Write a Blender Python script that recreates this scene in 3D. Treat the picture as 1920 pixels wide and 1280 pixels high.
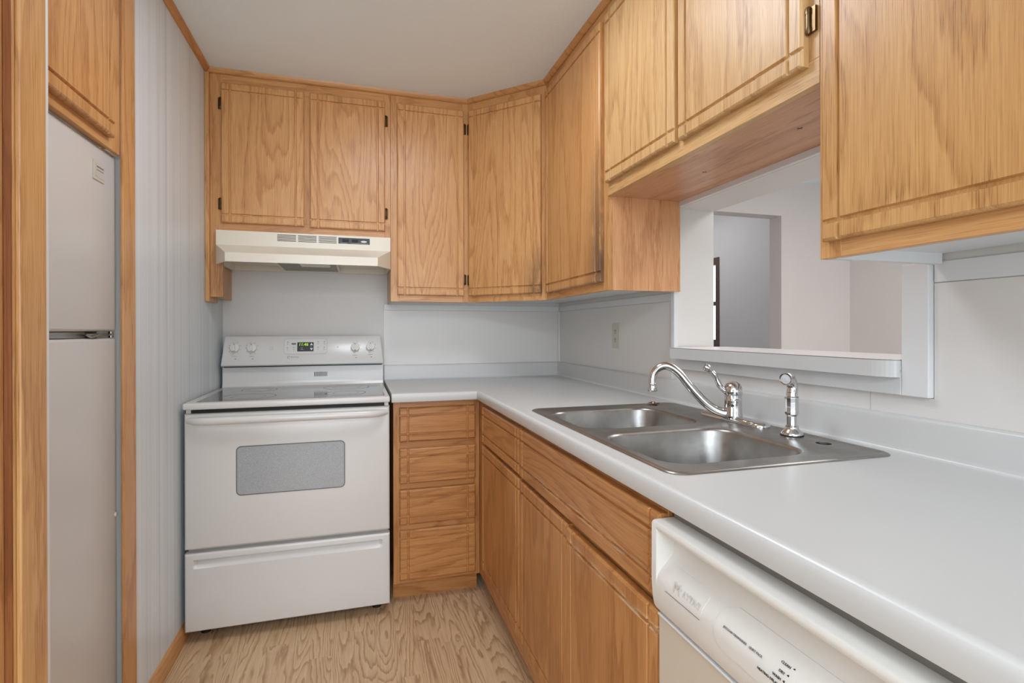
import bpy, bmesh, math, random
from mathutils import Vector, Matrix
from mathutils.geometry import tessellate_polygon
for o in list(bpy.data.objects): bpy.data.objects.remove(o)
SC = bpy.context.scene
C = SC.collection
random.seed(4)

# ------------------------------------------------------------------ camera
cam_d = bpy.data.cameras.new('camera'); cam = bpy.data.objects.new('camera', cam_d); C.objects.link(cam)
cam_d.sensor_width = 36; cam_d.lens = 979.2*36/1920; cam_d.clip_start = .02
cam_d.shift_y = -(640-620.73)/1920
def cam_matrix(yaw, pitch, roll):
    cy, sy = math.cos(yaw), math.sin(yaw)
    r = Vector((cy, -sy, 0)); f = Vector((sy, cy, 0)); u = Vector((0, 0, 1))
    cp, sp = math.cos(pitch), math.sin(pitch)
    f2 = f*cp-u*sp; u2 = u*cp+f*sp
    cr, sr = math.cos(roll), math.sin(roll)
    r3 = r*cr+u2*sr; u3 = u2*cr-r*sr
    m = Matrix.Identity(4)
    for i in range(3): m[i][0] = r3[i]; m[i][1] = u3[i]; m[i][2] = -f2[i]
    return m
cam.matrix_world = Matrix.Translation((0, 0, 1.18)) @ cam_matrix(.287774, .0020974, -.0018759)
SC.camera = cam

# ------------------------------------------------------------------ world, lights, exposure
W = bpy.data.worlds.new('world'); SC.world = W; W.use_nodes = True
W.node_tree.nodes['Background'].inputs[0].default_value = (.93, .97, 1, 1)
W.node_tree.nodes['Background'].inputs[1].default_value = 3.0
SC.view_settings.view_transform = 'Standard'; SC.view_settings.look = 'None'
SC.view_settings.exposure = 0.2; SC.view_settings.gamma = 1; SC.view_settings.use_curve_mapping = False
def area(name, loc, sx, sy, power, col, rot=(0, 0, 0)):
    l = bpy.data.lights.new(name, 'AREA'); l.shape = 'RECTANGLE'; l.size = sx; l.size_y = sy; l.energy = power; l.color = col
    o = bpy.data.objects.new(name, l); C.objects.link(o); o.location = loc; o.rotation_euler = rot
    return o
PI = math.pi
area('kitchen_ceiling_lamp', (.20, 1.45, 2.325), .42, .42, 8.6, (.90, .97, 1.08))
area('rear_fill_light', (.2, -3.8, 1.40), 3.4, 1.9, 40, (.82, .93, 1.08), (PI/2, 0, 0))  # unseen fill added behind the camera, window-sized
area('west_fill_light', (-2.92, -1.3, 1.25), 1.9, 2.0, 14, (.84, .95, 1.08), (PI/2, 0, -PI/2))  # added fill for the right wall; the west wall has no door
area('ceiling_bounce_fill', (-.6, -1.7, 2.31), 1.4, 1.2, 66, (.83, .95, 1.08))  # added overhead fill behind the camera, standing in for bounced flash
area('living_room_fill', (2.6, 1.2, 2.31), 1.2, 1.4, 27, (1, .97, .95))  # unseen fill added to light the room past the pass-through
area('hall_fill', (3.2, 5.6, 2.70), 1.2, 1.8, 16, (1, .98, .99))  # unseen fill added to light the hall walls evenly

# ------------------------------------------------------------------ materials
def lin(r, g, b):
    f = lambda c: (c/255/12.92) if c/255 <= .04045 else ((c/255+.055)/1.055)**2.4
    return (f(r), f(g), f(b), 1)
def mat(name, col, rough=.5, metal=0, **kw):
    m = bpy.data.materials.new(name); m.use_nodes = True
    b = m.node_tree.nodes['Principled BSDF']
    b.inputs['Base Color'].default_value = col if len(col) == 4 else (*col, 1)
    b.inputs['Roughness'].default_value = rough; b.inputs['Metallic'].default_value = metal
    for k, v in kw.items(): b.inputs[k.replace('_', ' ')].default_value = v
    return m
class N:
    """small node-building helper"""
    def __init__(s, m): s.t = m.node_tree; s.b = s.t.nodes['Principled BSDF']
    def n(s, typ, **kw):
        x = s.t.nodes.new(typ)
        for k, v in kw.items(): setattr(x, k, v)
        return x
    def l(s, a, b): s.t.links.new(a, b)
    def put(s, v, sock):
        if hasattr(v, 'is_linked'): s.l(v, sock)
        else: sock.default_value = v
    def math(s, op, a, b=None, c=None, clamp=False):
        x = s.n('ShaderNodeMath', operation=op); x.use_clamp = clamp
        for v, i in ((a, 0), (b, 1), (c, 2)):
            if v is not None: s.put(v, x.inputs[i])
        return x.outputs[0]
    def coords(s, scale, rand=0.0, space='Object'):
        tc = s.n('ShaderNodeTexCoord'); v = tc.outputs[space]
        if rand:
            oi = s.n('ShaderNodeObjectInfo'); cx = s.n('ShaderNodeCombineXYZ')
            r1 = s.math('MULTIPLY', oi.outputs['Random'], rand); r2 = s.math('MULTIPLY', oi.outputs['Random'], rand*1.7); r3 = s.math('MULTIPLY', oi.outputs['Random'], rand*.6)
            s.l(r1, cx.inputs[0]); s.l(r2, cx.inputs[1]); s.l(r3, cx.inputs[2])
            a = s.n('ShaderNodeVectorMath', operation='ADD'); s.l(v, a.inputs[0]); s.l(cx.outputs[0], a.inputs[1]); v = a.outputs[0]
        mp = s.n('ShaderNodeVectorMath', operation='MULTIPLY'); s.l(v, mp.inputs[0]); mp.inputs[1].default_value = scale
        return mp.outputs[0]
    def noise(s, vec, scale=1, detail=2, rough=.5, dist=0):
        x = s.n('ShaderNodeTexNoise'); s.l(vec, x.inputs['Vector'])
        x.inputs['Scale'].default_value = scale; x.inputs['Detail'].default_value = detail
        x.inputs['Roughness'].default_value = rough; x.inputs['Distortion'].default_value = dist
        return x.outputs['Fac']
    def ramp(s, f, stops):
        x = s.n('ShaderNodeValToRGB'); s.l(f, x.inputs[0]); e = x.color_ramp.elements
        while len(e) < len(stops): e.new(.5)
        for i, (p, c) in enumerate(stops): e[i].position = p; e[i].color = c if len(c) == 4 else (*c, 1)
        return x.outputs[0]
    def mix(s, f, a, b, mode='MIX'):
        x = s.n('ShaderNodeMix', data_type='RGBA', blend_type=mode); s.put(f, x.inputs[0]); s.put(a, x.inputs[6]); s.put(b, x.inputs[7])
        return x.outputs[2]
    def bump(s, h, strength, dist=.001):
        x = s.n('ShaderNodeBump'); s.l(h, x.inputs['Height']); x.inputs['Strength'].default_value = strength; x.inputs['Distance'].default_value = dist
        s.l(x.outputs[0], s.b.inputs['Normal'])

OAK_L = lin(222, 171, 114); OAK_M = lin(204, 149, 93); OAK_D = lin(170, 112, 63)
def oak(name, axis, light=OAK_L, mid=OAK_M, dark=OAK_D, rough=.34, figure=1.0, stain=None, worn=None):
    m = mat(name, mid, rough); k = N(m)
    def sc(a, b): return tuple(b if i == axis else a for i in range(3))
    v = k.coords(sc(5.0, .62), 40)
    big = k.noise(v, 1, 1.5, .45, .25)
    wob = k.noise(k.coords(sc(60, 9), 40), 1, 2, .6)
    ph = k.math('ADD', k.math('MULTIPLY', big, 62*figure), k.math('MULTIPLY', wob, 2.6))
    saw = k.math('FRACT', k.math('MULTIPLY', ph, .30))
    ring = k.ramp(saw, [(0, (0, 0, 0)), (.55, (.25, .25, .25)), (.86, (1, 1, 1)), (1, (0, 0, 0))])
    fib = k.noise(k.coords(sc(330, 6), 40), 1, 4, .7)
    pore = k.math('MULTIPLY', k.math('SUBTRACT', k.noise(k.coords(sc(560, 15), 40), 1, 1, .5), .55), 7, clamp=True)
    tone = k.noise(k.coords(sc(3, .8), 40), 1, 1)
    f = k.math('ADD', k.math('MULTIPLY', ring, .30), k.math('ADD', k.math('MULTIPLY', fib, 1.05), k.math('MULTIPLY', tone, .45)))
    f = k.math('SUBTRACT', f, .50, clamp=True)
    col = k.ramp(f, [(.05, light), (.38, mid), (.85, dark)])
    col = k.mix(k.math('MULTIPLY', pore, k.math('MULTIPLY_ADD', ring, .42, .14)), col, lin(112, 66, 34))
    if stain or worn:
        tc = k.n('ShaderNodeTexCoord'); sp = k.n('ShaderNodeSeparateXYZ'); k.l(tc.outputs['Object'], sp.inputs[0])
        blot = k.noise(k.coords((22, 22, 9)), 1, 4, .65)
    if stain:                                # grease darkening where the door is handled
        dx = k.math('DIVIDE', k.math('SUBTRACT', sp.outputs[stain[0]], stain[1]), stain[3]); dz = k.math('DIVIDE', k.math('SUBTRACT', sp.outputs[2], stain[2]), stain[4])
        dd = k.math('SQRT', k.math('ADD', k.math('MULTIPLY', dx, dx), k.math('MULTIPLY', dz, dz)))
        mk = k.math('MULTIPLY', k.math('SUBTRACT', 1, dd, clamp=True), k.math('MULTIPLY', k.math('SUBTRACT', blot, .26), 4, clamp=True), clamp=True)
        col = k.mix(k.math('MULTIPLY', mk, .9), col, lin(86, 62, 46))
    if worn:                                 # varnish scuffed pale in patches towards one edge
        near = k.math('SUBTRACT', 1, k.math('DIVIDE', k.math('ABSOLUTE', k.math('SUBTRACT', sp.outputs[2], worn[0])), worn[1]), clamp=True)
        fine = k.noise(k.coords((14, 14, 220)), 1, 4, .7)
        mk = k.math('MULTIPLY', near, k.math('MULTIPLY', k.math('SUBTRACT', fine, .47), 7, clamp=True), clamp=True)
        col = k.mix(k.math('MULTIPLY', mk, .85), col, lin(232, 210, 174))
    k.l(col, k.b.inputs['Base Color'])
    k.bump(k.math('SUBTRACT', 1, k.math('ADD', pore, k.math('MULTIPLY', fib, .6))), .12)
    return m
oak_z = oak('honey_oak_upright', 2); oak_x = oak('honey_oak_crosswise', 0); oak_y = oak('honey_oak_lengthwise', 1)
oak_fine = oak('straight_grain_oak', 2, figure=.42)
LIT = dict(light=lin(226, 188, 134), mid=lin(209, 166, 112), dark=lin(178, 130, 80))  # oak lightened: lamp sheen on the over-sink cabinet put into the colour
oak_lit = oak('lit_straight_oak', 2, figure=.42, rough=.38, **LIT); oak_lit_z = oak('lit_oak_upright', 2, figure=.4, **LIT); oak_lit_y = oak('lit_oak_lengthwise', 1, figure=.4, **LIT)
oak_ply_z = oak('rosy_oak_plywood_upright', 2, figure=.5, light=lin(230, 178, 132), mid=lin(214, 156, 108), dark=lin(186, 126, 82))
oak_ply_y = oak('rosy_oak_plywood', 1, figure=.4, rough=.28, light=lin(228, 176, 136), mid=lin(208, 152, 110), dark=lin(178, 120, 80))
oak_tall = oak('straight_grain_oak_with_handling_stain', 2, figure=.42, stain=(1, -.285, -.40, .13, .50))
oak_diag = oak('honey_oak_with_corner_stain', 2, stain=(0, .15, -.45, .10, .26))
BASE = dict(light=lin(203, 146, 88), mid=lin(181, 121, 66), dark=lin(146, 89, 44))
base_z = oak('base_oak_upright', 2, figure=.42, **BASE); base_x = oak('base_oak_crosswise', 0, **BASE); base_y = oak('base_oak_lengthwise', 1, **BASE)
oak_scuff_drawer = oak('crosswise_oak_scuffed', 1, worn=(-.040, .010), **BASE); oak_scuff_door = oak('straight_grain_oak_scuffed', 2, figure=.42, worn=(.2275, .012), **BASE)
oak_trim_z = oak('oak_trim_upright', 2, figure=.55); oak_trim_y = oak('oak_trim_lengthwise', 1, figure=.5); oak_trim_x = oak('oak_trim_crosswise', 0, figure=.5)

def paint(name, col, rough=.55, bump=.05, scale=90, var=.03):
    m = mat(name, col, rough); k = N(m)
    n = k.noise(k.coords((1, 1, 1)), scale, 3, .6); low = k.noise(k.coords((1, 1, 1)), 2.2, 2)
    c2 = tuple(x*(1-var*2) for x in col[:3])+(1,)
    k.l(k.mix(low, col, c2), k.b.inputs['Base Color']); k.bump(n, bump, .002)
    return m
white_wall = paint('white_wall_paint', lin(227, 223, 218), .5)
white_panel = paint('white_wall_board', lin(228, 224, 219), .32, .02)
white_trim = paint('white_trim_paint', lin(228, 228, 227), .35, .02)
pink_wall = paint('warm_white_paint', lin(225, 217, 213), .6)
hall_wall = paint('hall_grey_paint', lin(205, 203, 204), .6)
ceil_m = paint('ceiling_paint', lin(243, 252, 255), .8, .35, 60, .01)

def striped():
    m = mat('pinstriped_wallpaper', lin(215, 215, 216), .38); k = N(m)
    a = k.noise(k.coords((130, 130, .35)), 1, 2, .6); b = k.noise(k.coords((26, 26, .15)), 1, 2, .5)
    c = k.noise(k.coords((300, 300, 160)), 1, 1)
    f = k.math('ADD', k.math('MULTIPLY', a, .65), k.math('ADD', k.math('MULTIPLY', b, .5), k.math('MULTIPLY', c, .15)))
    k.l(k.ramp(f, [(.42, lin(197, 204, 208)), (.62, lin(222, 229, 232)), (.85, lin(232, 238, 240))]), k.b.inputs['Base Color'])
    return m
stripe_wall = striped()

def floor_material():
    m = mat('oak_look_vinyl_floor', lin(190, 160, 130), .42); k = N(m)
    tc = k.n('ShaderNodeTexCoord'); sep = k.n('ShaderNodeSeparateXYZ'); k.l(tc.outputs['Object'], sep.inputs[0])
    px = k.math('DIVIDE', sep.outputs[0], .078); cell = k.math('FLOOR', px); fr = k.math('FRACT', px)
    wn = k.n('ShaderNodeTexWhiteNoise', noise_dimensions='1D'); k.l(cell, wn.inputs['W'])
    py = k.math('ADD', k.math('DIVIDE', sep.outputs[1], .9), k.math('MULTIPLY', wn.outputs[0], 3.7)); row = k.math('FLOOR', py); fy = k.math('FRACT', py)
    wn2 = k.n('ShaderNodeTexWhiteNoise', noise_dimensions='2D'); cv = k.n('ShaderNodeCombineXYZ'); k.l(cell, cv.inputs[0]); k.l(row, cv.inputs[1]); k.l(cv.outputs[0], wn2.inputs['Vector'])
    off = k.n('ShaderNodeVectorMath', operation='SCALE'); k.l(wn2.outputs['Color'], off.inputs[0]); off.inputs['Scale'].default_value = 30
    ad = k.n('ShaderNodeVectorMath', operation='ADD'); k.l(tc.outputs['Object'], ad.inputs[0]); k.l(off.outputs[0], ad.inputs[1])
    def sv(s):
        x = k.n('ShaderNodeVectorMath', operation='MULTIPLY'); k.l(ad.outputs[0], x.inputs[0]); x.inputs[1].default_value = s; return x.outputs[0]
    big = k.noise(sv((9, .75, 1)), 1, 1.2, .45, .35); wob = k.noise(sv((55, 9, 1)), 1, 2)
    ph = k.math('ADD', k.math('MULTIPLY', big, 22), k.math('MULTIPLY', wob, 1.2))
    saw = k.math('FRACT', ph)
    ring = k.ramp(saw, [(0, (.05, .05, .05)), (.55, (.25, .25, .25)), (.9, (1.15, 1.15, 1.15)), (1, (.05, .05, .05))])
    fib = k.noise(sv((230, 9, 1)), 1, 3, .65)
    f = k.math('ADD', k.math('MULTIPLY', ring, .42), k.math('ADD', k.math('MULTIPLY', fib, .75), k.math('MULTIPLY', wn2.outputs['Value'], .12)))
    f = k.math('SUBTRACT', f, .33, clamp=True)
    col = k.ramp(f, [(.02, lin(222, 190, 152)), (.30, lin(201, 166, 127)), (.80, lin(150, 112, 78))])
    edge = k.math('ADD', k.math('LESS_THAN', fr, .012), k.math('LESS_THAN', fy, .0016), clamp=True)
    col = k.mix(k.math('MULTIPLY', edge, .14), col, lin(120, 88, 62))
    k.l(col, k.b.inputs['Base Color'])
    return m
floor_m = floor_material()

def enamel(name, col, rough=.22):
    m = mat(name, col, rough); k = N(m)
    k.bump(k.noise(k.coords((1, 1, 1)), 180, 2), .02, .0006); return m
white_enamel = enamel('white_enamel', lin(217, 214, 209)); fridge_white = enamel('fridge_white_enamel', lin(216, 214, 210), .3)
almond = enamel('almond_enamel', lin(232, 224, 206), .3); plastic_white = enamel('offwhite_plastic', lin(224, 219, 211), .35)
knob_white = enamel('knob_plastic', lin(224, 221, 211), .35)
laminate = paint('white_laminate', lin(208, 207, 204), .3, .015, 300, .01)
melamine = paint('white_melamine', lin(226, 226, 224), .4, .01)
def steel():
    m = mat('brushed_stainless', lin(160, 156, 152), .34, 1); k = N(m)
    n = k.noise(k.coords((6, 160, 60)), 1, 3, .6); w = k.noise(k.coords((9, 9, 9)), 1, 3, .6)
    k.l(k.ramp(w, [(.35, lin(148, 144, 139)), (.65, lin(172, 169, 165))]), k.b.inputs['Base Color'])
    k.l(k.math('MULTIPLY_ADD', n, .22, .24), k.b.inputs['Roughness']); k.bump(n, .05, .0006); return m
stainless = steel()
def noisy(name, col, rough, metal, amt=.08, scale=30):
    m = mat(name, col, rough, metal); k = N(m)
    k.l(k.math('MULTIPLY_ADD', k.noise(k.coords((1, 1, 1)), scale, 2), amt, rough-amt/2), k.b.inputs['Roughness']); return m
chrome = noisy('polished_chrome', lin(214, 213, 212), .07, 1, .05); brass = noisy('antique_brass', lin(120, 98, 70), .36, 1, .15)
dark_brass = noisy('dark_antique_brass', lin(84, 66, 44), .4, 1, .15); hinge_steel = noisy('nickel_steel', lin(170, 168, 164), .25, 1)
black = noisy('black_gap', lin(26, 22, 20), .6, 0); black_gloss = noisy('black_display_glass', lin(26, 26, 30), .34, 0, .03)
print_grey = noisy('grey_printing', lin(120, 118, 116), .6, 0); print_dark = noisy('dark_printing', lin(70, 68, 66), .6, 0)
cook_glass = noisy('grey_ceramic_glass', lin(120, 120, 119), .09, 0, .04, 12); ring_grey = noisy('burner_ring_grey', lin(92, 92, 90), .3, 0)
def speck(name, a, b, s, rough):
    m = mat(name, a, rough); k = N(m)
    x = k.n('ShaderNodeTexVoronoi'); k.l(k.coords((1, 1, 1)), x.inputs['Vector']); x.inputs['Scale'].default_value = s
    k.l(k.ramp(x.outputs['Distance'], [(.25, a), (.5, b)]), k.b.inputs['Base Color']); return m
oven_glass = speck('dotted_oven_glass', lin(186, 188, 188), lin(160, 163, 164), 420, .18)
filter_mesh = speck('aluminium_filter_mesh', lin(190, 184, 172), lin(120, 112, 98), 260, .4)
ivory = noisy('ivory_plastic', lin(206, 202, 186), .4, 0); frame_brown = noisy('dark_brown_frame', lin(84, 66, 60), .4, 0)
rust = noisy('tarnished_metal', lin(120, 102, 86), .45, 1); lens = noisy('frosted_lens', lin(240, 234, 218), .4, 0)
glass = mat('clear_glass', (1, 1, 1, 1), .02, 0, Transmission_Weight=1.0)
green = mat('green_segment_light', lin(150, 190, 30), .5); green.node_tree.nodes['Principled BSDF'].inputs['Emission Color'].default_value = lin(170, 215, 40)
green.node_tree.nodes['Principled BSDF'].inputs['Emission Strength'].default_value = .8
lit_white = noisy('pale_symbol_print', lin(225, 222, 214), .5, 0)

# ------------------------------------------------------------------ mesh helpers
class MB:
    """collects shapes, in world coordinates, for one mesh object"""
    def __init__(s): s.bm = bmesh.new(); s.smooth = False
    def box(s, x0, x1, y0, y1, z0, z1, bev=0, seg=2):
        t = bmesh.new(); bmesh.ops.create_cube(t, size=1)
        for v in t.verts: v.co = ((x0+x1)/2+v.co.x*abs(x1-x0), (y0+y1)/2+v.co.y*abs(y1-y0), (z0+z1)/2+v.co.z*abs(z1-z0))
        if bev: bmesh.ops.bevel(t, geom=list(t.edges), offset=bev, segments=seg, profile=.5, affect='EDGES')
        s.add(t); return s
    def add(s, t, M=None):
        if M is not None: bmesh.ops.transform(t, matrix=M, verts=t.verts)
        me = bpy.data.meshes.new('tmp'); t.to_mesh(me); t.free(); s.bm.from_mesh(me); bpy.data.meshes.remove(me); return s
    def loops(s, loops, cap0=True, cap1=True, closed=True):
        vs = [[s.bm.verts.new(p) for p in L] for L in loops]
        n = len(vs[0])
        for a, b in zip(vs, vs[1:]):
            for i in range(n if closed else n-1):
                j = (i+1) % n
                try: s.bm.faces.new((a[i], a[j], b[j], b[i]))
                except ValueError: pass
        if cap0: s.bm.faces.new(list(reversed(vs[0])))
        if cap1: s.bm.faces.new(vs[-1])
        return s
    def prism(s, poly, axis, a, b):
        """closed outline (2-D, the two other axes in order) extruded along axis from a to b"""
        def p(u, v, w):
            c = [0, 0, 0]; o = [i for i in range(3) if i != axis]; c[o[0]] = u; c[o[1]] = v; c[axis] = w; return c
        return s.loops([[p(u, v, a) for u, v in poly], [p(u, v, b) for u, v in poly]])
    def lathe(s, c, prof, n=24, ax=(0, 0, 1)):
        q = Vector((0, 0, 1)).rotation_difference(Vector(ax).normalized()).to_matrix()
        L = []
        for r, z in prof:
            L.append([Vector(c)+q@Vector((max(r, 1e-5)*math.cos(2*PI*i/n), max(r, 1e-5)*math.sin(2*PI*i/n), z)) for i in range(n)])
        return s.loops(L)
    def tube(s, pts, rad, n=14, flat=None):
        pts = [Vector(p) for p in pts]; L = []; up = None
        for i, p in enumerate(pts):
            t = (pts[min(i+1, len(pts)-1)]-pts[max(i-1, 0)]).normalized()
            if up is None:
                up = Vector((0, 0, 1)) if abs(t.z) < .9 else Vector((1, 0, 0))
            up = (up-t*up.dot(t)).normalized(); sd = t.cross(up)
            r = rad[i] if isinstance(rad, (list, tuple)) else rad
            f = flat if flat else 1
            L.append([p+up*(r*math.sin(2*PI*k/n))+sd*(r*f*math.cos(2*PI*k/n)) for k in range(n)])
        return s.loops(L)
    def fill(s, outer, holes):
        """flat face with holes"""
        vs = [[s.bm.verts.new(p) for p in L] for L in [outer]+holes]; es = []
        for L in vs:
            for i in range(len(L)): es.append(s.bm.edges.new((L[i], L[(i+1) % len(L)])))
        bmesh.ops.triangle_fill(s.bm, use_beauty=True, use_dissolve=False, edges=es, normal=(0, 0, 1)); return vs
def spline(pts, m=8):
    P = [Vector(p) for p in pts]; P = [P[0]*2-P[1]]+P+[P[-1]*2-P[-2]]; out = []
    for i in range(1, len(P)-2):
        for k in range(m):
            t = k/m; a, b, c, d = P[i-1:i+3]
            out.append(.5*((2*b)+(-a+c)*t+(2*a-5*b+4*c-d)*t*t+(-a+3*b-3*c+d)*t**3))
    return out+[P[-2]]
def rrect(x0, x1, y0, y1, r, n=6):
    out = []
    for cx, cy, a in ((x1-r, y1-r, 0), (x0+r, y1-r, 90), (x0+r, y0+r, 180), (x1-r, y0+r, 270)):
        for i in range(n+1): t = math.radians(a+90*i/n); out.append((cx+r*math.cos(t), cy+r*math.sin(t)))
    return out
WL = {}
def obj(name, mb, m, parent=None, smooth=False, label=None, weld=1e-6):
    """links the collected shapes as ONE mesh object, its origin in the middle of its bounds"""
    bm = mb.bm
    if weld: bmesh.ops.remove_doubles(bm, verts=bm.verts, dist=weld)
    bmesh.ops.recalc_face_normals(bm, faces=bm.faces)
    lo = Vector([min(v.co[i] for v in bm.verts) for i in range(3)]); hi = Vector([max(v.co[i] for v in bm.verts) for i in range(3)])
    c = (lo+hi)/2
    for v in bm.verts: v.co -= c
    me = bpy.data.meshes.new(name); bm.to_mesh(me); bm.free()
    o = bpy.data.objects.new(name, me); C.objects.link(o); me.materials.append(m); place(o, c, parent)
    if smooth:
        for p in me.polygons: p.use_smooth = True
        me.set_sharp_from_angle(angle=math.radians(smooth if smooth is not True else 35))
    if label: o['label'] = label
    return o
def place(o, wloc, parent):
    WL[o.name] = Vector(wloc)
    if parent is not None: o.parent = parent; o.location = Vector(wloc)-WL[parent.name]
    else: o.location = wloc
def thing(name, loc, label, cat, group=None):
    o = bpy.data.objects.new(name, None); C.objects.link(o); o.empty_display_size = .1; place(o, loc, None); return tag(o, label, cat, group)
def tag(o, label, cat, group=None):
    o['label'] = label; o['category'] = cat
    if group: o['group'] = group
    return o
def struct(name, mb, m, smooth=False, parent=None):
    o = obj(name, mb, m, parent, smooth)
    if parent is None: o['kind'] = 'structure'
    return o
def text(s, size, loc, right, up, m, parent, name='lettering', depth=.0003, align='LEFT', shear=0):
    cu = bpy.data.curves.new('lettering_curve', 'FONT'); cu.body = s; cu.size = size; cu.extrude = depth; cu.align_x = align; cu.shear = shear; cu.resolution_u = 3
    t = bpy.data.objects.new('lettering_curve', cu); C.objects.link(t); dg = bpy.context.evaluated_depsgraph_get()
    me = bpy.data.meshes.new_from_object(t.evaluated_get(dg)); bpy.data.objects.remove(t); bpy.data.curves.remove(cu)
    r = Vector(right).normalized(); u = Vector(up).normalized(); n = r.cross(u)
    M = Matrix([[r[i], u[i], n[i], 0] for i in range(3)]+[[0, 0, 0, 1]])
    me.transform(M); o = bpy.data.objects.new(name, me); C.objects.link(o); me.materials.clear(); me.materials.append(m); place(o, loc, parent); return o

def field(mb, org, u, n, xs, zs, t, dfn, v=(0, 0, 1)):
    """slab whose front is a height field: org = lower corner of the back, u = across, n = out of the front, v = up"""
    org = Vector(org); u = Vector(u).normalized(); n = Vector(n).normalized(); v = Vector(v).normalized(); b = mb.bm
    F = [[b.verts.new(org+u*x+v*z+n*(t-dfn(x, z))) for x in xs] for z in zs]
    B = [[b.verts.new(org+u*x+v*z) for x in xs] for z in zs]
    R, Q = len(zs), len(xs)
    for i in range(R-1):
        for j in range(Q-1):
            b.faces.new((F[i][j], F[i][j+1], F[i+1][j+1], F[i+1][j]))
            b.faces.new((B[i][j], B[i+1][j], B[i+1][j+1], B[i][j+1]))
    for i in range(R-1):
        b.faces.new((B[i][0], F[i][0], F[i+1][0], B[i+1][0])); b.faces.new((B[i][-1], B[i+1][-1], F[i+1][-1], F[i][-1]))
    for j in range(Q-1):
        b.faces.new((B[0][j], B[0][j+1], F[0][j+1], F[0][j])); b.faces.new((B[-1][j], F[-1][j], F[-1][j+1], B[-1][j+1]))
    return mb
G = .0048
def panel_front(name, parent, org, u, n, w, h, m, t=.018, gx=.035, gz=.035, label=None):
    """oak door or drawer front with eased edges and two grooves running each way near its border"""
    e = .005
    def brk(L, g):
        s = [0, e*.35, e]
        if g:
            for q in (g, L-g): s += [q-G, q-G*.55, q, q+G*.55, q+G]
        return sorted(s+[L-e, L-e*.65+e*.3, L])
    xs, zs = brk(w, gx), brk(h, gz)
    def d1(x, L, g):
        k = 0
        q = min(x, L-x)
        if q < e: k = .005*(1-q/e)**1.7
        if g:
            for c in (g, L-g):
                a = abs(x-c)
                if a < G*.99: k = max(k, .0055*(1 if a < G*.6 else 0))
        return k
    mb = field(MB(), org, u, n, xs, zs, t, lambda x, z: max(d1(x, w, gx), d1(z, h, gz)))
    return obj(name, mb, m, parent, label=label)
def hinge(parent, c, n, m=dark_brass, L=.054, pw=.008):
    """small wrapped cabinet hinge, long axis upright; n = out of the cabinet face"""
    c = Vector(c); n = Vector(n).normalized(); mb = MB()
    sd = n.cross(Vector((0, 0, 1)))
    mb.lathe(c+n*.006-Vector((0, 0, L/2)), [(0, 0), (.004, .001), (.0056, .004), (.0056, .014), (.0049, .0145), (.0049, L-.0145), (.0056, L-.014), (.0056, L-.004), (.004, L-.001), (0, L)], 12)
    t = bmesh.new(); bmesh.ops.create_cube(t, size=1)
    M = Matrix([[sd[i]*pw, n[i]*.006, (0, 0, 1)[i]*(L-.006), (c+sd*(.0015+pw/2)*HS+n*.002)[i]] for i in range(3)]+[[0, 0, 0, 1]])
    mb.add(t, M)
    return obj('hinge', mb, m, parent, smooth=30)
HS = -1
def frame(parent, plane, a0, a1, z0, z1, rails, axis, t=.019, mz=None, mh=None):
    mz = mz or oak_trim_z; mh = mh or (oak_trim_x if axis == 'x' else oak_trim_y)
    """face frame built of its members: rails = list of (a0, a1, z0, z1, upright?)"""
    for (p, q, r, s_, up) in rails:
        mb = MB()
        if axis == 'x': mb.box(p, q, plane, plane+t, r, s_, .0008, 1)
        else: mb.box(plane, plane+t, p, q, r, s_, .0008, 1)
        obj('frame_stile' if up else 'frame_rail', mb, mz if up else mh, parent)

# ------------------------------------------------------------------ the setting
CEIL = 2.338
struct('floor', MB().box(-3.1, 1.2, -.5, 7.3, -.1, 0), floor_m)
carpet = paint('bounce_cut_carpet', lin(190, 187, 182), .95, .6, 400)  # neutral carpet added out of view to cut warm bounce
struct('floor_dining', MB().box(-3.1, 4.4, -4.1, -.5, -.1, 0), carpet)
struct('floor_living', MB().box(1.2, 4.4, -.5, 7.3, -.1, 0), carpet)
struct('ceiling', MB().box(-3.1, 4.4, -4.1, 3.36, CEIL, CEIL+.1), ceil_m)
struct('ceiling_hall', MB().box(1.2, 4.4, 3.36, 7.3, 2.75, 2.85), ceil_m)
struct('wall_left', MB().box(-.76, -.64, 1.755, 2.892, 0, CEIL), stripe_wall)
struct('wall_back', MB().box(-.76, 1.309, 2.892, 3.0, 0, CEIL), white_wall)
OY0, OY1, OZ0, OZ1 = .83, 1.70, 1.09, 1.632                        # the pass-through
w = MB(); w.box(1.149, 1.309, -.4, OY0, 0, CEIL); w.box(1.149, 1.309, OY1, 2.892, 0, CEIL); w.box(1.149, 1.309, OY0, OY1, 0, OZ0); w.box(1.149, 1.309, OY0, OY1, OZ1, CEIL)
struct('wall_right', w, white_wall)
w = MB(); w.box(-3, -.62, .985, 1.070, 0, CEIL); w.box(-.62, -.5005, 1.0625, 1.070, 0, CEIL)
struct('wall_partition', w, white_wall)
struct('wall_alcove', MB().box(-1.5, -1.42, 1.07, 1.755, 0, CEIL), white_wall)
struct('wall_west', MB().box(-3.1, -3.0, -4.0, .985, 0, CEIL), white_wall)
w = MB(); w.box(-3.1, -1.6, -4.1, -4.0, 0, CEIL); w.box(2.0, 4.4, -4.1, -4.0, 0, CEIL); w.box(-1.6, 2.0, -4.1, -4.0, 0, .45); w.box(-1.6, 2.0, -4.1, -4.0, 2.2, CEIL)
struct('wall_rear', w, white_wall)
w = MB(); w.box(1.309, 2.40, 3.3, 3.42, 0, 2.75); w.box(3.162, 3.97, 3.3, 3.42, 0, 2.75); w.box(2.40, 3.162, 3.3, 3.42, 2.064, 2.75)
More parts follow.
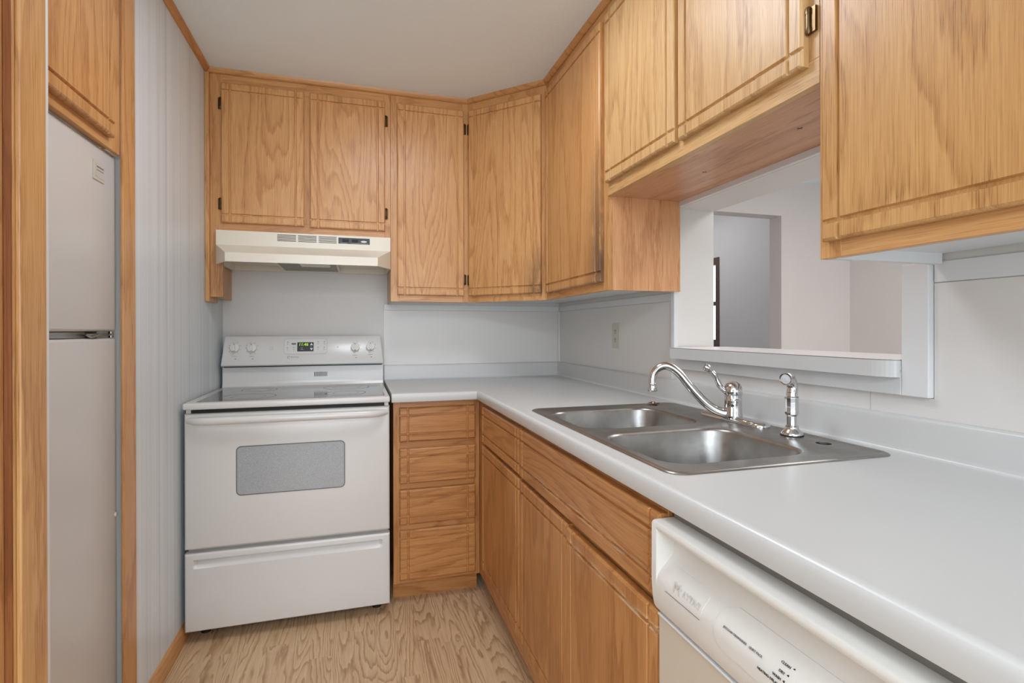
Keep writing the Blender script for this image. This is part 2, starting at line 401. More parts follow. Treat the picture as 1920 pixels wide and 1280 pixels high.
struct('wall_living_north', w, pink_wall)
struct('wall_living_east', MB().box(3.85, 3.97, -4.0, 3.3, 0, CEIL), pink_wall)
struct('wall_living_west', MB().box(1.2, 1.309, 3.0, 3.3, 0, CEIL), pink_wall)
w = MB(); w.box(4.2, 4.32, 3.42, 5.40, 0, 2.75); w.box(4.2, 4.32, 6.3, 7.3, 0, 2.75); w.box(4.2, 4.32, 5.40, 6.3, 0, 1.0); w.box(4.2, 4.32, 5.40, 6.3, 2.02, 2.75)
struct('wall_hall_east', w, hall_wall)
struct('wall_hall_north', MB().box(1.2, 4.4, 7.2, 7.3, 0, 2.75), hall_wall)
struct('wall_hall_west', MB().box(2.1, 2.2, 3.42, 7.2, 0, 2.75), hall_wall)
w1 = MB()
w1.box(4.188, 4.2, 5.345, 5.404, .97, 2.06, .003); w1.box(4.188, 4.25, 6.28, 6.36, .97, 2.06, .003); w1.box(4.188, 4.25, 5.404, 6.28, 1.97, 2.06, .003); w1.box(4.188, 4.25, 5.404, 6.28, .97, 1.06, .003); w1.box(4.19, 4.25, 5.404, 6.28, 1.475, 1.525, .003)
win = struct('window_1', w1, frame_brown)
obj('pane', MB().box(4.205, 4.211, 5.405, 6.28, 1.05, 1.98), glass, win)
struct('added_rear_window', MB().box(-1.6, 2.0, -4.06, -4.03, .45, .52).box(-1.6, 2.0, -4.06, -4.03, 2.13, 2.2).box(-1.6, -1.53, -4.06, -4.03, .52, 2.13).box(1.93, 2.0, -4.06, -4.03, .52, 2.13).box(.17, .23, -4.06, -4.03, .52, 2.13), white_trim)  # unseen window frame, added to go with the rear fill light
# oak mouldings at the ceiling
def crown_profile(o): return [(0, CEIL-.021), (.006, CEIL-.021), (.012, CEIL-.017), (.017, CEIL-.009), (.019, CEIL), (0, CEIL)]
struct('trim_1', MB().prism([(-.64+a*1.15, z) for a, z in crown_profile(0)], 1, 1.72, 2.5715), oak_trim_y)
mb = MB(); prof = crown_profile(0); FY = 2.59; FX = .845; q = math.tan(math.radians(22.5))
path = lambda o: [(-.64, FY-o), (.536-o*q, FY-o), (.845-o, 2.281-o*q), (FX-o, -.4)]
Ls = []
for i in range(4): Ls.append([(path(o)[i][0], path(o)[i][1], z) for o, z in prof])
mb.loops(Ls); struct('trim_2', mb, oak_trim_x)
# baseboard and corner strips on the left
struct('baseboard_left', MB().prism([(-.64, 0), (-.6255, 0), (-.6255, .03), (-.63, .055), (-.635, .062), (-.64, .064)], 1, 1.806, 2.892), oak_trim_y)
struct('trim_3', MB().box(-.64, -.631, 1.722, 1.806, 0, CEIL-.022, .003), oak_trim_z)
mb = MB(); mb.box(-.62, -.5, .992, 1.0625, 0, CEIL, .002); mb.box(-.62, -.506, .983, .992, 0, CEIL, .002)
struct('trim_10', MB().box(-.62, -.5062, .9795, .983, 0, CEIL), oak('reddish_dark_oak_strip', 2, figure=.4, light=lin(160, 104, 62), mid=lin(138, 82, 46), dark=lin(104, 58, 32)))
struct('trim_4', mb, oak('pale_casing_oak', 2, figure=.4, light=lin(226, 181, 124), mid=lin(208, 157, 100), dark=lin(176, 120, 69)))
struct('trim_5', MB().box(-.64, -.515, .62, .9795, 0, CEIL, .002), oak_z)
# pass-through casing and thin wall boards
mb = MB(); mb.box(1.131, 1.149, .790, .847, 1.037, 1.318, .002); mb.box(1.131, 1.149, .847, 1.70, 1.037, 1.09, .002); mb.box(1.131, 1.149, 1.694, 1.716, 1.037, 1.655, .002); mb.box(1.134, 1.149, .847, 1.694, 1.632, 1.655, .002)
struct('trim_6', mb, white_trim)
struct('trim_7', MB().box(.137, 1.149, 2.888, 2.892, .99, 1.288).box(1.145, 1.149, 1.73, 2.888, .99, 1.288).box(1.145, 1.149, .93, 1.70, .985, 1.036).box(1.145, 1.149, -.4, .7885, .985, 1.275).box(1.145, 1.149, .7885, .9285, .985, 1.036), white_panel)
struct('trim_8', MB().box(.137, 1.149, 2.8865, 2.892, 1.289, 1.319, .001).box(1.1435, 1.149, 1.73, 2.882, 1.289, 1.319, .001).box(1.1435, 1.149, -.4, .788, 1.277, 1.319, .001), white_trim)
mb = MB(); mb.tube([(1.144, 2.883, .995), (1.144, 2.883, 1.288)], .006, 8); struct('trim_9', mb, white_trim, 40)

# serving ledge of the pass-through: laminate shelf with a rounded near corner
LE = 1.105; arc = [(math.radians(90*i/8)) for i in range(9)]
def ledge(mb, z0, z1, g=0):
    pts = [(1.36, 1.699), (1.36, .831), (1.152, .831), (1.152, .8475), (1.129, .8475)]
    pts += [(LE-g+.024*(1-math.sin(t)), .8475+.055*(1-math.cos(t))) for t in arc] + [(LE-g, 1.677), (1.129, 1.677), (1.129, 1.693), (1.152, 1.693)]
    mb.loops([[(x, y, z0) for x, y in pts], [(x, y, z1) for x, y in pts]]); return mb
lg = tag(obj('serving_ledge', ledge(MB(), 1.0905, 1.1135), laminate), 'white laminate ledge along the bottom of the pass-through opening', 'shelf')
band = [(LE-.0035+.024*(1-math.sin(t)), .8475+.055*(1-math.cos(t))) for t in arc]+[(LE-.0035, 1.677), (LE, 1.677)]+[(LE+.024*(1-math.sin(t)), .8475+.055*(1-math.cos(t))) for t in reversed(arc)]
obj('front_edge_band', MB().prism(band, 2, 1.076, 1.1125), laminate, lg)
obj('dark_seam', ledge(MB(), 1.1124, 1.1140, .0004), noisy('dark_laminate_seam', lin(120, 116, 110), .5, 0), lg)
obj('top_sheet', ledge(MB(), 1.1140, 1.1150, .0012), paint('pale_ledge_laminate', lin(228, 222, 219), .3, .01, 300, .01), lg)

# ------------------------------------------------------------------ wall cabinets
DZ1 = 2.277; FT = CEIL-.002
# over the range
cb = thing('wall_cabinet', (-.24, 2.74, 1.622), 'two-door oak wall cabinet right above the range hood', 'cabinet')
obj('carcass', MB().box(-.598, .154, 2.609, 2.89, 1.624, FT), melamine, cb)
frame(cb, 2.59, 0, 0, 0, 0, [(-.622, -.572, 1.33, FT, 1), (.125, .154, 1.624, FT, 1), (-.572, .125, 2.26, FT, 0), (-.572, .125, 1.624, 1.672, 0), (-.238, -.202, 1.672, 2.26, 1)], 'x')
obj('end_panel', MB().box(-.622, -.600, 2.609, 2.89, 1.33, FT, .001), oak_z, cb)
obj('scribe_strip', MB().box(-.6395, -.622, 2.572, 2.72, 1.308, FT-.02, .002), oak_trim_z, cb)
d = panel_front('door', cb, (-.575, 2.5895, 1.659), (1, 0, 0), (0, -1, 0), .341, DZ1-1.659, oak_z)
HS = 1
hinge(d, (-.5795, 2.5885, 2.186), (0, -1, 0)); hinge(d, (-.5795, 2.5885, 1.742), (0, -1, 0))
d = panel_front('door', cb, (-.208, 2.5895, 1.656), (1, 0, 0), (0, -1, 0), .337, DZ1-1.656, oak_z)
HS = -1
hinge(d, (.1335, 2.5885, 2.186), (0, -1, 0)); hinge(d, (.1335, 2.5885, 1.741), (0, -1, 0))
# tall narrow one to its right
cb = thing('wall_cabinet', (.345, 2.74, 1.32), 'tall single-door oak wall cabinet between the range hood and the diagonal corner cabinet', 'cabinet')
obj('carcass', MB().box(.158, .536, 2.609, 2.887, 1.338, FT), melamine, cb)
obj('side_panel', MB().box(.155, .158, 2.609, 2.887, 1.32, FT), oak_z, cb)
frame(cb, 2.59, 0, 0, 0, 0, [(.155, .195, 1.32, FT, 1), (.508, .536, 1.32, FT, 1), (.195, .508, 2.26, FT, 0), (.195, .508, 1.32, 1.365, 0)], 'x')
d = panel_front('door', cb, (.186, 2.5895, 1.351), (1, 0, 0), (0, -1, 0), .327, DZ1-1.351, oak_z)
HS = -1
hinge(d, (.5165, 2.5885, 2.188), (0, -1, 0)); hinge(d, (.5165, 2.5885, 1.433), (0, -1, 0))
# diagonal corner
cb = thing('corner_cabinet', (.9, 2.62, 1.32), 'diagonal oak wall cabinet across the room corner', 'cabinet')
A = Vector((.536, 2.59, 0)); B = Vector((.845, 2.281, 0)); U = (B-A).normalized(); Nn = Vector((-math.sqrt(.5), -math.sqrt(.5), 0)); LD = (B-A).length
obj('carcass', MB().prism([(.54, 2.887), (.54, 2.614), (.862, 2.292), (1.14, 2.292), (1.14, 2.887)], 2, 1.338, FT), melamine, cb)
def diag(mb, a0, a1, z0, z1, t=.019):
    p = [A+U*a0, A+U*a1, A+U*a1-Nn*t, A+U*a0-Nn*t]; return mb.loops([[(v.x, v.y, z0) for v in p], [(v.x, v.y, z1) for v in p]])
for a0, a1, z0, z1, up in ((0, .03, 1.32, FT, 1), (LD-.036, LD, 1.32, FT, 1), (.03, LD-.036, 2.26, FT, 0), (.03, LD-.036, 1.32, 1.366, 0)):
    obj('frame_stile' if up else 'frame_rail', diag(MB(), a0, a1, z0, z1), oak_trim_z if up else oak_trim_x, cb)
p = A+U*.014+Nn*.0004
d = panel_front('door', cb, (p.x, p.y, 1.352), U, Nn, .398, DZ1-1.352, oak_diag)
HS = 1
p = A+U*.0095+Nn*.001
hinge(d, (p.x, p.y, 2.186), Nn); hinge(d, (p.x, p.y, 1.431), Nn)
# tall one on the right wall
cb = thing('wall_cabinet', (1.0, 1.97, 1.32), 'tall single-door oak wall cabinet between the diagonal corner cabinet and the pass-through', 'cabinet')
obj('carcass', MB().box(.864, 1.138, 1.678, 2.287, 1.338, FT), melamine, cb)
obj('side_panel', MB().box(.864, 1.138, 1.665, 1.678, 1.32, FT, .0006), oak_ply_z, cb)
frame(cb, .845, 0, 0, 0, 0, [(2.245, 2.281, 1.32, FT, 1), (1.665, 1.708, 1.32, FT, 1), (1.708, 2.245, 2.26, FT, 0), (1.708, 2.245, 1.32, 1.366, 0)], 'y')
panel_front('door', cb, (.8445, 2.262, 1.352), (0, -1, 0), (-1, 0, 0), .567, DZ1-1.352, oak_tall)
# over the sink
cb = thing('wall_cabinet', (1.0, 1.22, 1.65), 'short two-door oak wall cabinet above the sink pass-through', 'cabinet')
obj('carcass', MB().box(.864, 1.148, .789, 1.664, 1.6535, FT), melamine, cb)
obj('bottom_panel', MB().box(.845+.019, 1.148, .789, 1.664, 1.6500, 1.6535), oak_ply_y, cb)
frame(cb, .845, 0, 0, 0, 0, [(1.21, 1.255, 1.70, 2.26, 1), (.788, .83, 1.70, 2.26, 1), (1.64, 1.6645, 1.70, 2.26, 1), (.788, 1.6645, 2.26, FT, 0), (.788, 1.6645, 1.65, 1.70, 0)], 'y', mz=oak_lit_z, mh=oak_lit_y)
panel_front('door', cb, (.8445, 1.655, 1.692), (0, -1, 0), (-1, 0, 0), .413, DZ1-1.692, oak_lit)
d = panel_front('door', cb, (.8445, 1.223, 1.690), (0, -1, 0), (-1, 0, 0), .411, DZ1-1.690, oak_lit)
HS = -1
hinge(d, (.8435, .8065, 1.776), (-1, 0, 0), brass, pw=.013)
for y in (1.33, .98): obj('nail_mark', MB().box(.985, 1.0, y-.0006, y+.0006, 1.6494, 1.6502).box(.992, .9934, y-.008, y+.008, 1.6494, 1.6502), print_dark, cb)
# large near one
cb = thing('wall_cabinet', (1.0, .2, 1.31), 'big oak wall cabinet nearest the camera, hanging at the upper right over the counter', 'cabinet')
obj('carcass', MB().box(.864, 1.138, -.38, .768, 1.334, FT), melamine, cb)
obj('side_panel', MB().box(.864, 1.138, .768, .786, 1.313, FT, .0006), melamine, cb)
frame(cb, .845, 0, 0, 0, 0, [(.742, .787, 1.313, FT, 1), (.33, .375, 1.358, 2.26, 1), (-.38, -.34, 1.313, FT, 1), (-.34, .742, 2.26, FT, 0), (-.34, .742, 1.313, 1.358, 0)], 'y')
panel_front('door', cb, (.8445, .769, 1.343), (0, -1, 0), (-1, 0, 0), .405, DZ1-1.343, oak('broad_figured_oak', 2, figure=.8, light=lin(213, 165, 107), mid=lin(197, 147, 91), dark=lin(168, 115, 64)))
panel_front('door', cb, (.8445, .345, 1.343), (0, -1, 0), (-1, 0, 0), .70, DZ1-1.343, oak_z)
# over the refrigerator
cb = thing('wall_cabinet', (-.85, 1.4, 1.672), 'oak wall cabinet in the alcove above the refrigerator', 'cabinet')
obj('carcass', MB().box(-1.2, -.659, 1.08, 1.718, 1.69, FT), melamine, cb)
frame(cb, -.659, 0, 0, 0, 0, [(1.672, 1.7215, 1.672, FT, 1), (1.078, 1.12, 1.672, FT, 1), (1.12, 1.672, 2.28, FT, 0), (1.12, 1.672, 1.672, 1.72, 0)], 'y')
panel_front('door', cb, (-.6395, 1.10, 1.698), (0, 1, 0), (1, 0, 0), .552, 2.29-1.698, oak_z)

# ------------------------------------------------------------------ refrigerator
fr = thing('refrigerator', (-1.0, 1.4, 0), 'white top-freezer refrigerator in the alcove behind the oak post', 'refrigerator')
obj('body', MB().box(-1.38, -.708, 1.085, 1.735, .03, 1.655, .006), fridge_white, fr)
fz = obj('freezer_door', MB().box(-.70, -.655, 1.085, 1.738, 1.1785, 1.6695, .008, 3), fridge_white, fr, 40)
fd = obj('refrigerator_door', MB().box(-.70, -.655, 1.085, 1.738, .07, 1.1605, .008, 3), fridge_white, fr, 40)
obj('door_gasket', MB().box(-.708, -.70, 1.09, 1.733, .08, 1.655), noisy('grey_gasket', lin(150, 148, 146), .6, 0), fr)
hg = MB(); hg.box(-.705, -.664, 1.10, 1.58, 1.162, 1.177, .001); hg.box(-.70, -.659, 1.59, 1.72, 1.167, 1.173, .002)
hg.tube(spline([(-.660, 1.575, 1.172), (-.658, 1.60, 1.164), (-.657, 1.64, 1.169), (-.658, 1.69, 1.169), (-.66, 1.725, 1.171)]), .0035, 8); hg.lathe((-.66, 1.715, 1.161), [(0, 0), (.006, 0), (.006, .017), (0, .017)], 12)
obj('centre_hinge', hg, hinge_steel, fr, 40)
obj('top_hinge_cover', MB().box(-.70, -.65, 1.67, 1.735, 1.6695, 1.6745, .002), fridge_white, fr)
obj('door_bumper', MB().lathe((-.6552, 1.728, .663), [(0, 0), (.007, 0), (.006, .003), (0, .0045)], 14, (1, 0, 0)), plastic_white, fd, 40)
bd = obj('badge', MB().box(-.656, -.6525, 1.60, 1.662, 1.575, 1.625, .001), ivory, fz)
obj('badge_face', MB().box(-.6525, -.652, 1.612, 1.661, 1.583, 1.620), noisy('badge_foil', lin(200, 198, 190), .4, 0), bd)
obj('badge_print', MB().box(-.6521, -.6517, 1.617, 1.655, 1.609, 1.6125).box(-.6521, -.6517, 1.617, 1.655, 1.601, 1.603), print_grey, bd)

# ------------------------------------------------------------------ base cabinets
def drawer_front(cb, z0, z1): return panel_front('drawer', cb, (.171, 2.2885, z0), (1, 0, 0), (0, -1, 0), .331, z1-z0, base_x, gx=.036, gz=.033)
cb = thing('base_cabinet', (.34, 2.58, 0), 'oak base cabinet with a stack of four drawers beside the stove', 'cabinet')
obj('carcass', MB().box(.148, .5245, 2.308, 2.88, .10, .872), base_z, cb)
frame(cb, 2.289, 0, 0, 0, 0, [(.146, .176, .09, .875, 1), (.498, .5245, .09, .875, 1), (.176, .498, .845, .875, 0), (.176, .498, .67, .705, 0), (.176, .498, .495, .525, 0), (.176, .498, .319, .349, 0), (.176, .498, .09, .115, 0)], 'x', mz=base_z, mh=base_x)
obj('toe_kick', MB().box(.148, .5245, 2.353, 2.37, 0, .10), base_x, cb)
for z0, z1 in ((.702, .848), (.523, .672), (.347, .495), (.108, .321)): drawer_front(cb, z0, z1)
def yfront(name, cb, y0, y1, z0, z1, m, x=.5245, **kw): return panel_front(name, cb, (x, y1, z0), (0, -1, 0), (-1, 0, 0), y1-y0, z1-z0, m, **kw)
cb = thing('base_cabinet', (.8, 1.97, 0), 'oak corner base cabinet with one drawer over one door', 'cabinet')
obj('carcass', MB().box(.546, 1.12, 1.64, 2.287, .10, .712), base_z, cb)
frame(cb, .525, 0, 0, 0, 0, [(2.19, 2.2885, .09, .875, 1), (1.637, 1.66, .09, .875, 1), (1.66, 2.19, .845, .875, 0), (1.66, 2.19, .68, .72, 0), (1.66, 2.19, .09, .18, 0)], 'y', mz=base_z, mh=base_y)
obj('toe_kick', MB().box(.575, .59, 1.64, 2.352, 0, .10), base_y, cb)
yfront('drawer', cb, 1.645, 2.176, .703, .857, base_y, gx=.03, gz=.036); yfront('door', cb, 1.642, 2.176, .163, .69, base_z, gx=.03)
cb = thing('base_cabinet', (.8, 1.22, 0), 'oak sink base cabinet with a long false front over two worn doors', 'cabinet')
obj('carcass', MB().box(.546, 1.12, .806, 1.634, .10, .712), base_z, cb)
frame(cb, .525, 0, 0, 0, 0, [(1.60, 1.6355, .09, .875, 1), (.804, .84, .09, .875, 1), (1.20, 1.245, .18, .68, 1), (.84, 1.60, .855, .875, 0), (.84, 1.60, .68, .72, 0), (.84, 1.60, .09, .18, 0)], 'y', mz=base_z, mh=base_y)
obj('toe_kick', MB().box(.575, .59, .806, 1.634, 0, .10), base_y, cb)
yfront('false_drawer_front', cb, .806, 1.630, .701, .857, oak_scuff_drawer, gx=.032, gz=.036)
yfront('door', cb, 1.228, 1.633, .163, .688, base_z, gx=.032); yfront('door', cb, .806, 1.2245, .163, .684, oak_scuff_door, x=.521, gx=.032)
cb = thing('base_cabinet', (.8, -.1, 0), 'oak base cabinet at the near end of the counter beyond the dishwasher', 'cabinet')
obj('carcass', MB().box(.546, 1.12, -.38, .18, .10, .872), base_z, cb); obj('toe_kick', MB().box(.575, .59, -.38, .18, 0, .10), base_y, cb)
yfront('door', cb, -.36, .17, .11, .857, base_z, x=.546)

# ------------------------------------------------------------------ countertop with rolled edge and backsplash
SX0, SX1, SY0, SY1 = .549, 1.093, .823, 1.657
ct = thing('countertop', (.8, 1.9, .876), 'white laminate L-shaped countertop with rolled front edge', 'countertop')
mb = MB(); outer = [(.137, 2.262), (.519, 2.262), (.519, -.4), (1.131, -.4), (1.131, 2.874), (.137, 2.874)]
hole = rrect(SX0+.012, SX1-.012, SY0+.012, SY1-.012, .03, 4)
for z in (.914, .877): mb.fill([(x, y, z) for x, y in outer], [[(x, y, z) for x, y in hole]])
mb.loops([[(x, y, .877) for x, y in outer], [(x, y, .914) for x, y in outer]], False, False); mb.loops([[(x, y, .877) for x, y in hole], [(x, y, .914) for x, y in hole]], False, False)
obj('top_slab', mb, laminate, ct)
pr = [(0, .914), (.004, .9142), (.008, .9138), (.012, .9122), (.015, .9095), (.0168, .906), (.0175, .900), (.0175, .878), (.0165, .8762), (0, .8762)]
mb = MB(); mb.loops([[(.137, 2.262-o, z) for o, z in pr], [(.519-o, 2.262-o, z) for o, z in pr], [(.519-o, -.4, z) for o, z in pr]])
obj('rolled_edge', mb, laminate, ct, 50)
pr = [(0, .914), (.030, .914), (.024, .9155), (.0205, .920), (.020, .928), (.020, .984), (.0188, .989), (.016, .9925), (.011, .994), (0, .994)]
mb = MB(); mb.loops([[(.137, 2.892-o-.0005, z) for o, z in pr], [(1.149-o-.0005, 2.892-o-.0005, z) for o, z in pr], [(1.149-o-.0005, -.4, z) for o, z in pr]])
obj('backsplash', mb, laminate, ct, 50)

# ------------------------------------------------------------------ sink
sk = thing('kitchen_sink', (.82, 1.24, .914), 'double-bowl stainless steel sink set into the white countertop', 'sink')
def rr(d, z, r=.04): return [(x, y, z) for x, y in rrect(SX0+d, SX1-d, SY0+d, SY1-d, r, 6)]
mb = MB()
rim = [rr(0, .9145, .035), rr(.001, .9165, .035), rr(.004, .918, .034), rr(.009, .9185, .03), rr(.013, .918, .028), rr(.017, .9163, .026)]
mb.loops(rim, False, False)
BW = [(.578, .955, 1.262, 1.585, .07), (.578, .945, .882, 1.204, .07)]
tops = [[(x, y, .9163) for x, y in rrect(*b[:4], b[4], 8)] for b in BW]
hc = [(1.035+.0165*math.cos(2*PI*i/20), .955+.0165*math.sin(2*PI*i/20), .9163) for i in range(20)]
mb.fill(rim[-1], tops+[hc])
mb.loops([hc, [(x, y, .882) for x, y, z in hc]], False, False)
for (x0, x1, y0, y1, r) in BW:
    L = []
    for d, z in ((0, .9163), (.003, .9155), (.006, .913), (.008, .908), (.016, .80), (.022, .772), (.032, .758), (.05, .752), (.13, .748)):
        L.append([(x, y, z) for x, y in rrect(x0+d, x1-d, y0+d, y1-d, max(r-d*.6, .02), 8)])
    mb.loops(L, False, True)
obj('basin', mb, stainless, sk, 40)
obj('faucet_hole_shadow', MB().lathe((1.035, .955, .874), [(0, 0), (.0166, 0), (.0166, .010), (0, .010)], 20), black, sk, label='dark empty accessory hole')
for (x0, x1, y0, y1, r) in BW:
    cx, cy = (x0+x1)/2, (y0+y1)/2
    obj('drain', MB().lathe((cx, cy, .7485), [(0, 0), (.03, 0), (.036, .002), (.042, .0035), (.044, .001), (.044, 0)], 24), chrome, sk, 40)
mb = MB(); mb.loops([[(1.0+a*.028, 1.627+b*.028, .9186+z) for a, b in ((1, 0), (.35, .35), (0, 1), (-.35, .35), (-1, 0), (-.35, -.35), (0, -1), (.35, -.35))] for z in (0, .003)])
t = tag(obj('metal_clip', mb, rust), 'small tarnished four-pointed metal clip lying on the back corner of the sink rim', 'clip')
obj('raised_button', MB().lathe((1.0, 1.627, .9214), [(0, 0), (.009, 0), (.008, .005), (0, .006)], 14), noisy('copper_button', lin(168, 132, 112), .3, 1), t, 40)

# faucet
fc = thing('kitchen_faucet', (1.046, 1.272, .9163), 'chrome single-lever kitchen faucet with a curved spout on the sink deck', 'faucet')
mb = MB(); z0 = .9166
for d, z in (): pass
def stad(d, z): return [(x, y, z) for x, y in rrect(1.046-.0265+d, 1.046+.0265-d, 1.142+d, 1.402-d, .026-d, 8)]
mb.loops([stad(0, z0), stad(0, z0+.005), stad(.002, z0+.009), stad(.007, z0+.012), stad(.014, z0+.0135)])
obj('base_plate', mb, chrome, fc, 50)
bx, by = 1.046, 1.272
mb = MB().lathe((bx, by, z0+.013), [(.0255, 0), (.026, .004), (.0245, .008), (.0238, .03), (.0238, .044), (.0244, .045), (.0244, .047), (.0236, .048), (.0236, .058), (.0246, .059), (.0246, .062)], 28)
obj('body', mb, chrome, fc, 40)
mb = MB().lathe((bx, by, z0+.076), [(.0240, 0), (.0252, .002), (.0256, .010), (.0245, .020), (.0195, .030), (.0105, .036), (0, .038)], 28)
hd = obj('handle_cap', mb, chrome, fc, 45)
dirn = Vector((math.cos(math.radians(152)), math.sin(math.radians(152)), 0)); P0 = Vector((bx, by, 0))
lv = [(.016, .992), (.026, .996), (.036, 1.007), (.044, 1.022), (.051, 1.038), (.060, 1.050), (.070, 1.059), (.080, 1.066)]
ldir = Vector((math.cos(math.radians(158)), math.sin(math.radians(158)), 0))
pts = spline([tuple(P0+ldir*a+Vector((0, 0, z+.008))) for a, z in lv], 6); nr = len(pts)
rad = [.0072+.0007*math.sin(i*.55)+(.0032*math.sin(min(1, (i-nr+13)/9)*PI/2) if i > nr-13 else 0)*(1 if i < nr-2 else .6) for i in range(nr)]
obj('lever', MB().tube(pts, rad, 12).lathe(P0+ldir*.016+Vector((0, 0, 1.0)), [(0, -.010), (.009, -.006), (.011, 0), (.009, .006), (0, .010)], 14), chrome, hd, 50)
sp = [(.012, .934), (.03, .9355), (.055, .946), (.080, .965), (.105, .992), (.128, 1.020), (.148, 1.045), (.168, 1.062), (.188, 1.069), (.208, 1.063), (.222, 1.047), (.227, 1.028), (.227, 1.014)]
pts = spline([tuple(P0+dirn*a+Vector((0, 0, z+.004))) for a, z in sp], 8)
rad = [.0138-.0026*min(1, i/len(pts)*1.4) for i in range(len(pts))]
sp_o = obj('spout', MB().tube(pts, rad, 18), chrome, fc, 60)
e = P0+dirn*.227
obj('spout_tip', MB().lathe((e.x, e.y, .9975), [(0, 0), (.0142, 0), (.0152, .002), (.0138, .006), (.0118, .018), (.0124, .020), (.0124, .022), (.0112, .0235)], 20), chrome, sp_o, 40)
# sprayer
sx, sy = 1.04, 1.052
sr = thing('side_sprayer', (sx, sy, .9163), 'chrome pull-out side sprayer standing near the right end of the sink', 'sprayer')
obj('holder', MB().lathe((sx, sy, z0), [(0, 0), (.0255, 0), (.0258, .004), (.023, .010), (.0165, .015), (.015, .020), (.0155, .024), (.013, .025)], 24), chrome, sr, 40)
obj('rubber_gasket', MB().lathe((sx, sy, .9163), [(0, 0), (.0268, 0), (.0268, .0025), (0, .0025)], 24), black, sr)
obj('wand', MB().lathe((sx, sy, z0+.024), [(.0115, 0), (.0115, .024), (.0125, .026), (.0155, .029), (.0162, .033), (.0158, .036), (.0158, .066), (.0165, .068), (.0165, .071), (.0135, .073), (.0128, .083)], 10), chrome, sr, 20)
sd = Vector((-.80, .25, 0)).normalized(); sd = Vector((-.93, -.36, 0)).normalized(); q0 = Vector((sx, sy, 0))
ht = z0+.105
pts = spline([tuple(q0+Vector((0, 0, ht))), tuple(q0-sd*.003+Vector((0, 0, ht+.014))), tuple(q0+sd*.002+Vector((0, 0, ht+.028))), tuple(q0+sd*.014+Vector((0, 0, ht+.036))), tuple(q0+sd*.024+Vector((0, 0, ht+.038)))], 6)
obj('neck', MB().tube(pts, [.0128]*(len(pts)-8)+[.0135]*8, 16), chrome, sr, 50)
c = q0+sd*.020+Vector((0, 0, ht+.038)); fx = (sd+Vector((0, 0, -.12))).normalized()
obj('spray_head', MB().lathe(c, [(0, 0), (.0135, 0), (.0155, .003), (.016, .012), (.015, .014), (.0125, .0135), (.0118, .0125), (0, .0125)], 22, fx), chrome, sr, 40)
obj('nozzle_face', MB().lathe(c, [(0, .0124), (.0115, .0124), (.0115, .0138), (.005, .0138), (.0045, .0155), (0, .0155)], 20, fx), noisy('pale_nozzle_plastic', lin(206, 206, 208), .25, 0), sr, 40)
obj('trigger', MB().tube([tuple(q0-sd*.0105+Vector((0, 0, z0+.100))), tuple(q0-sd*.0148+Vector((0, 0, z0+.116))), tuple(q0-sd*.0135+Vector((0, 0, z0+.132))), tuple(q0-sd*.006+Vector((0, 0, z0+.145)))], .0048, 8), chrome, sr, 40)

# ------------------------------------------------------------------ outlet
ol = thing('wall_outlet', (1.145, 2.1745, 1.1535), 'ivory duplex electrical outlet on the wall between corner and pass-through', 'outlet')
obj('cover_plate', MB().box(1.1415, 1.145, 2.1385, 2.2105, 1.097, 1.211, .0015), ivory, ol)
for zc in (1.134, 1.173):
    rc = obj('receptacle', MB().prism(rrect(2.157, 2.192, zc-.0145, zc+.0145, .010), 0, 1.1402, 1.143), ivory, ol)
    obj('slots', MB().box(1.1396, 1.1404, 2.167, 2.1695, zc-.001, zc+.008).box(1.1396, 1.1404, 2.179, 2.1815, zc-.001, zc+.008).lathe((1.1404, 2.1745, zc-.0075), [(0, 0), (.0028, 0), (.0028, .0008), (0, .0008)], 10, (-1, 0, 0)), black, rc)
obj('screw', MB().lathe((1.1416, 2.1745, 1.1535), [(0, 0), (.0028, 0), (.002, .001), (0, .001)], 10, (-1, 0, 0)), ivory, ol)

# ------------------------------------------------------------------ range hood
hd_ = thing('range_hood', (-.22, 2.65, 1.48), 'almond range hood under the oak cabinet above the stove', 'range hood')
X0, X1 = -.595, .153; LX0, LX1 = -.532, .089; HY = 2.568; LY = 2.44
mb = MB(); b = mb.bm
def V(*p): return b.verts.new(p)
t0, t1 = V(X0, HY, 1.6235), V(X1, HY, 1.6235); m0, m1 = V(X0, HY, 1.559), V(X1, HY, 1.559)
l0, l1 = V(LX0, LY, 1.509), V(LX1, LY, 1.509); k0, k1 = V(LX0, LY, 1.471), V(LX1, LY, 1.471); s0, s1 = V(X0, HY, 1.473), V(X1, HY, 1.473)
r0, r1 = V(X0, 2.888, 1.6235), V(X1, 2.888, 1.6235); g0, g1 = V(X0, 2.888, 1.479), V(X1, 2.888, 1.479)
for f in ((t0, t1, m1, m0), (m0, m1, l1, l0), (l0, l1, k1, k0), (m0, l0, k0, s0), (m1, s1, k1, l1), (t0, m0, s0, g0, r0), (t1, r1, g1, s1, m1), (t0, r0, r1, t1), (r0, g0, g1, r1)): b.faces.new(f)
u = [V(*p) for p in ((X0+.012, HY, 1.474), (LX0+.006, LY+.012, 1.472), (LX1-.006, LY+.012, 1.472), (X1-.012, HY, 1.474), (X1-.012, 2.876, 1.4795), (X0+.012, 2.876, 1.4795))]
e = [s0, k0, k1, s1, g1, g0]
for i in range(6): b.faces.new((e[i], e[(i+1) % 6], u[(i+1) % 6], u[i]))
i_ = [V(v.co.x, v.co.y, 1.506) for v in u]
for i in range(6): b.faces.new((u[i], u[(i+1) % 6], i_[(i+1) % 6], i_[i]))
b.faces.new(i_)
obj('shell', mb, almond, hd_)
mb = MB()
for vx in (-.347, -.259, -.171):
    for i in range(5): mb.box(vx, vx+.079, HY-.0006, HY+.004, 1.5855+i*.0066, 1.5885+i*.0066)
obj('vent_slots', mb, print_dark, hd_)
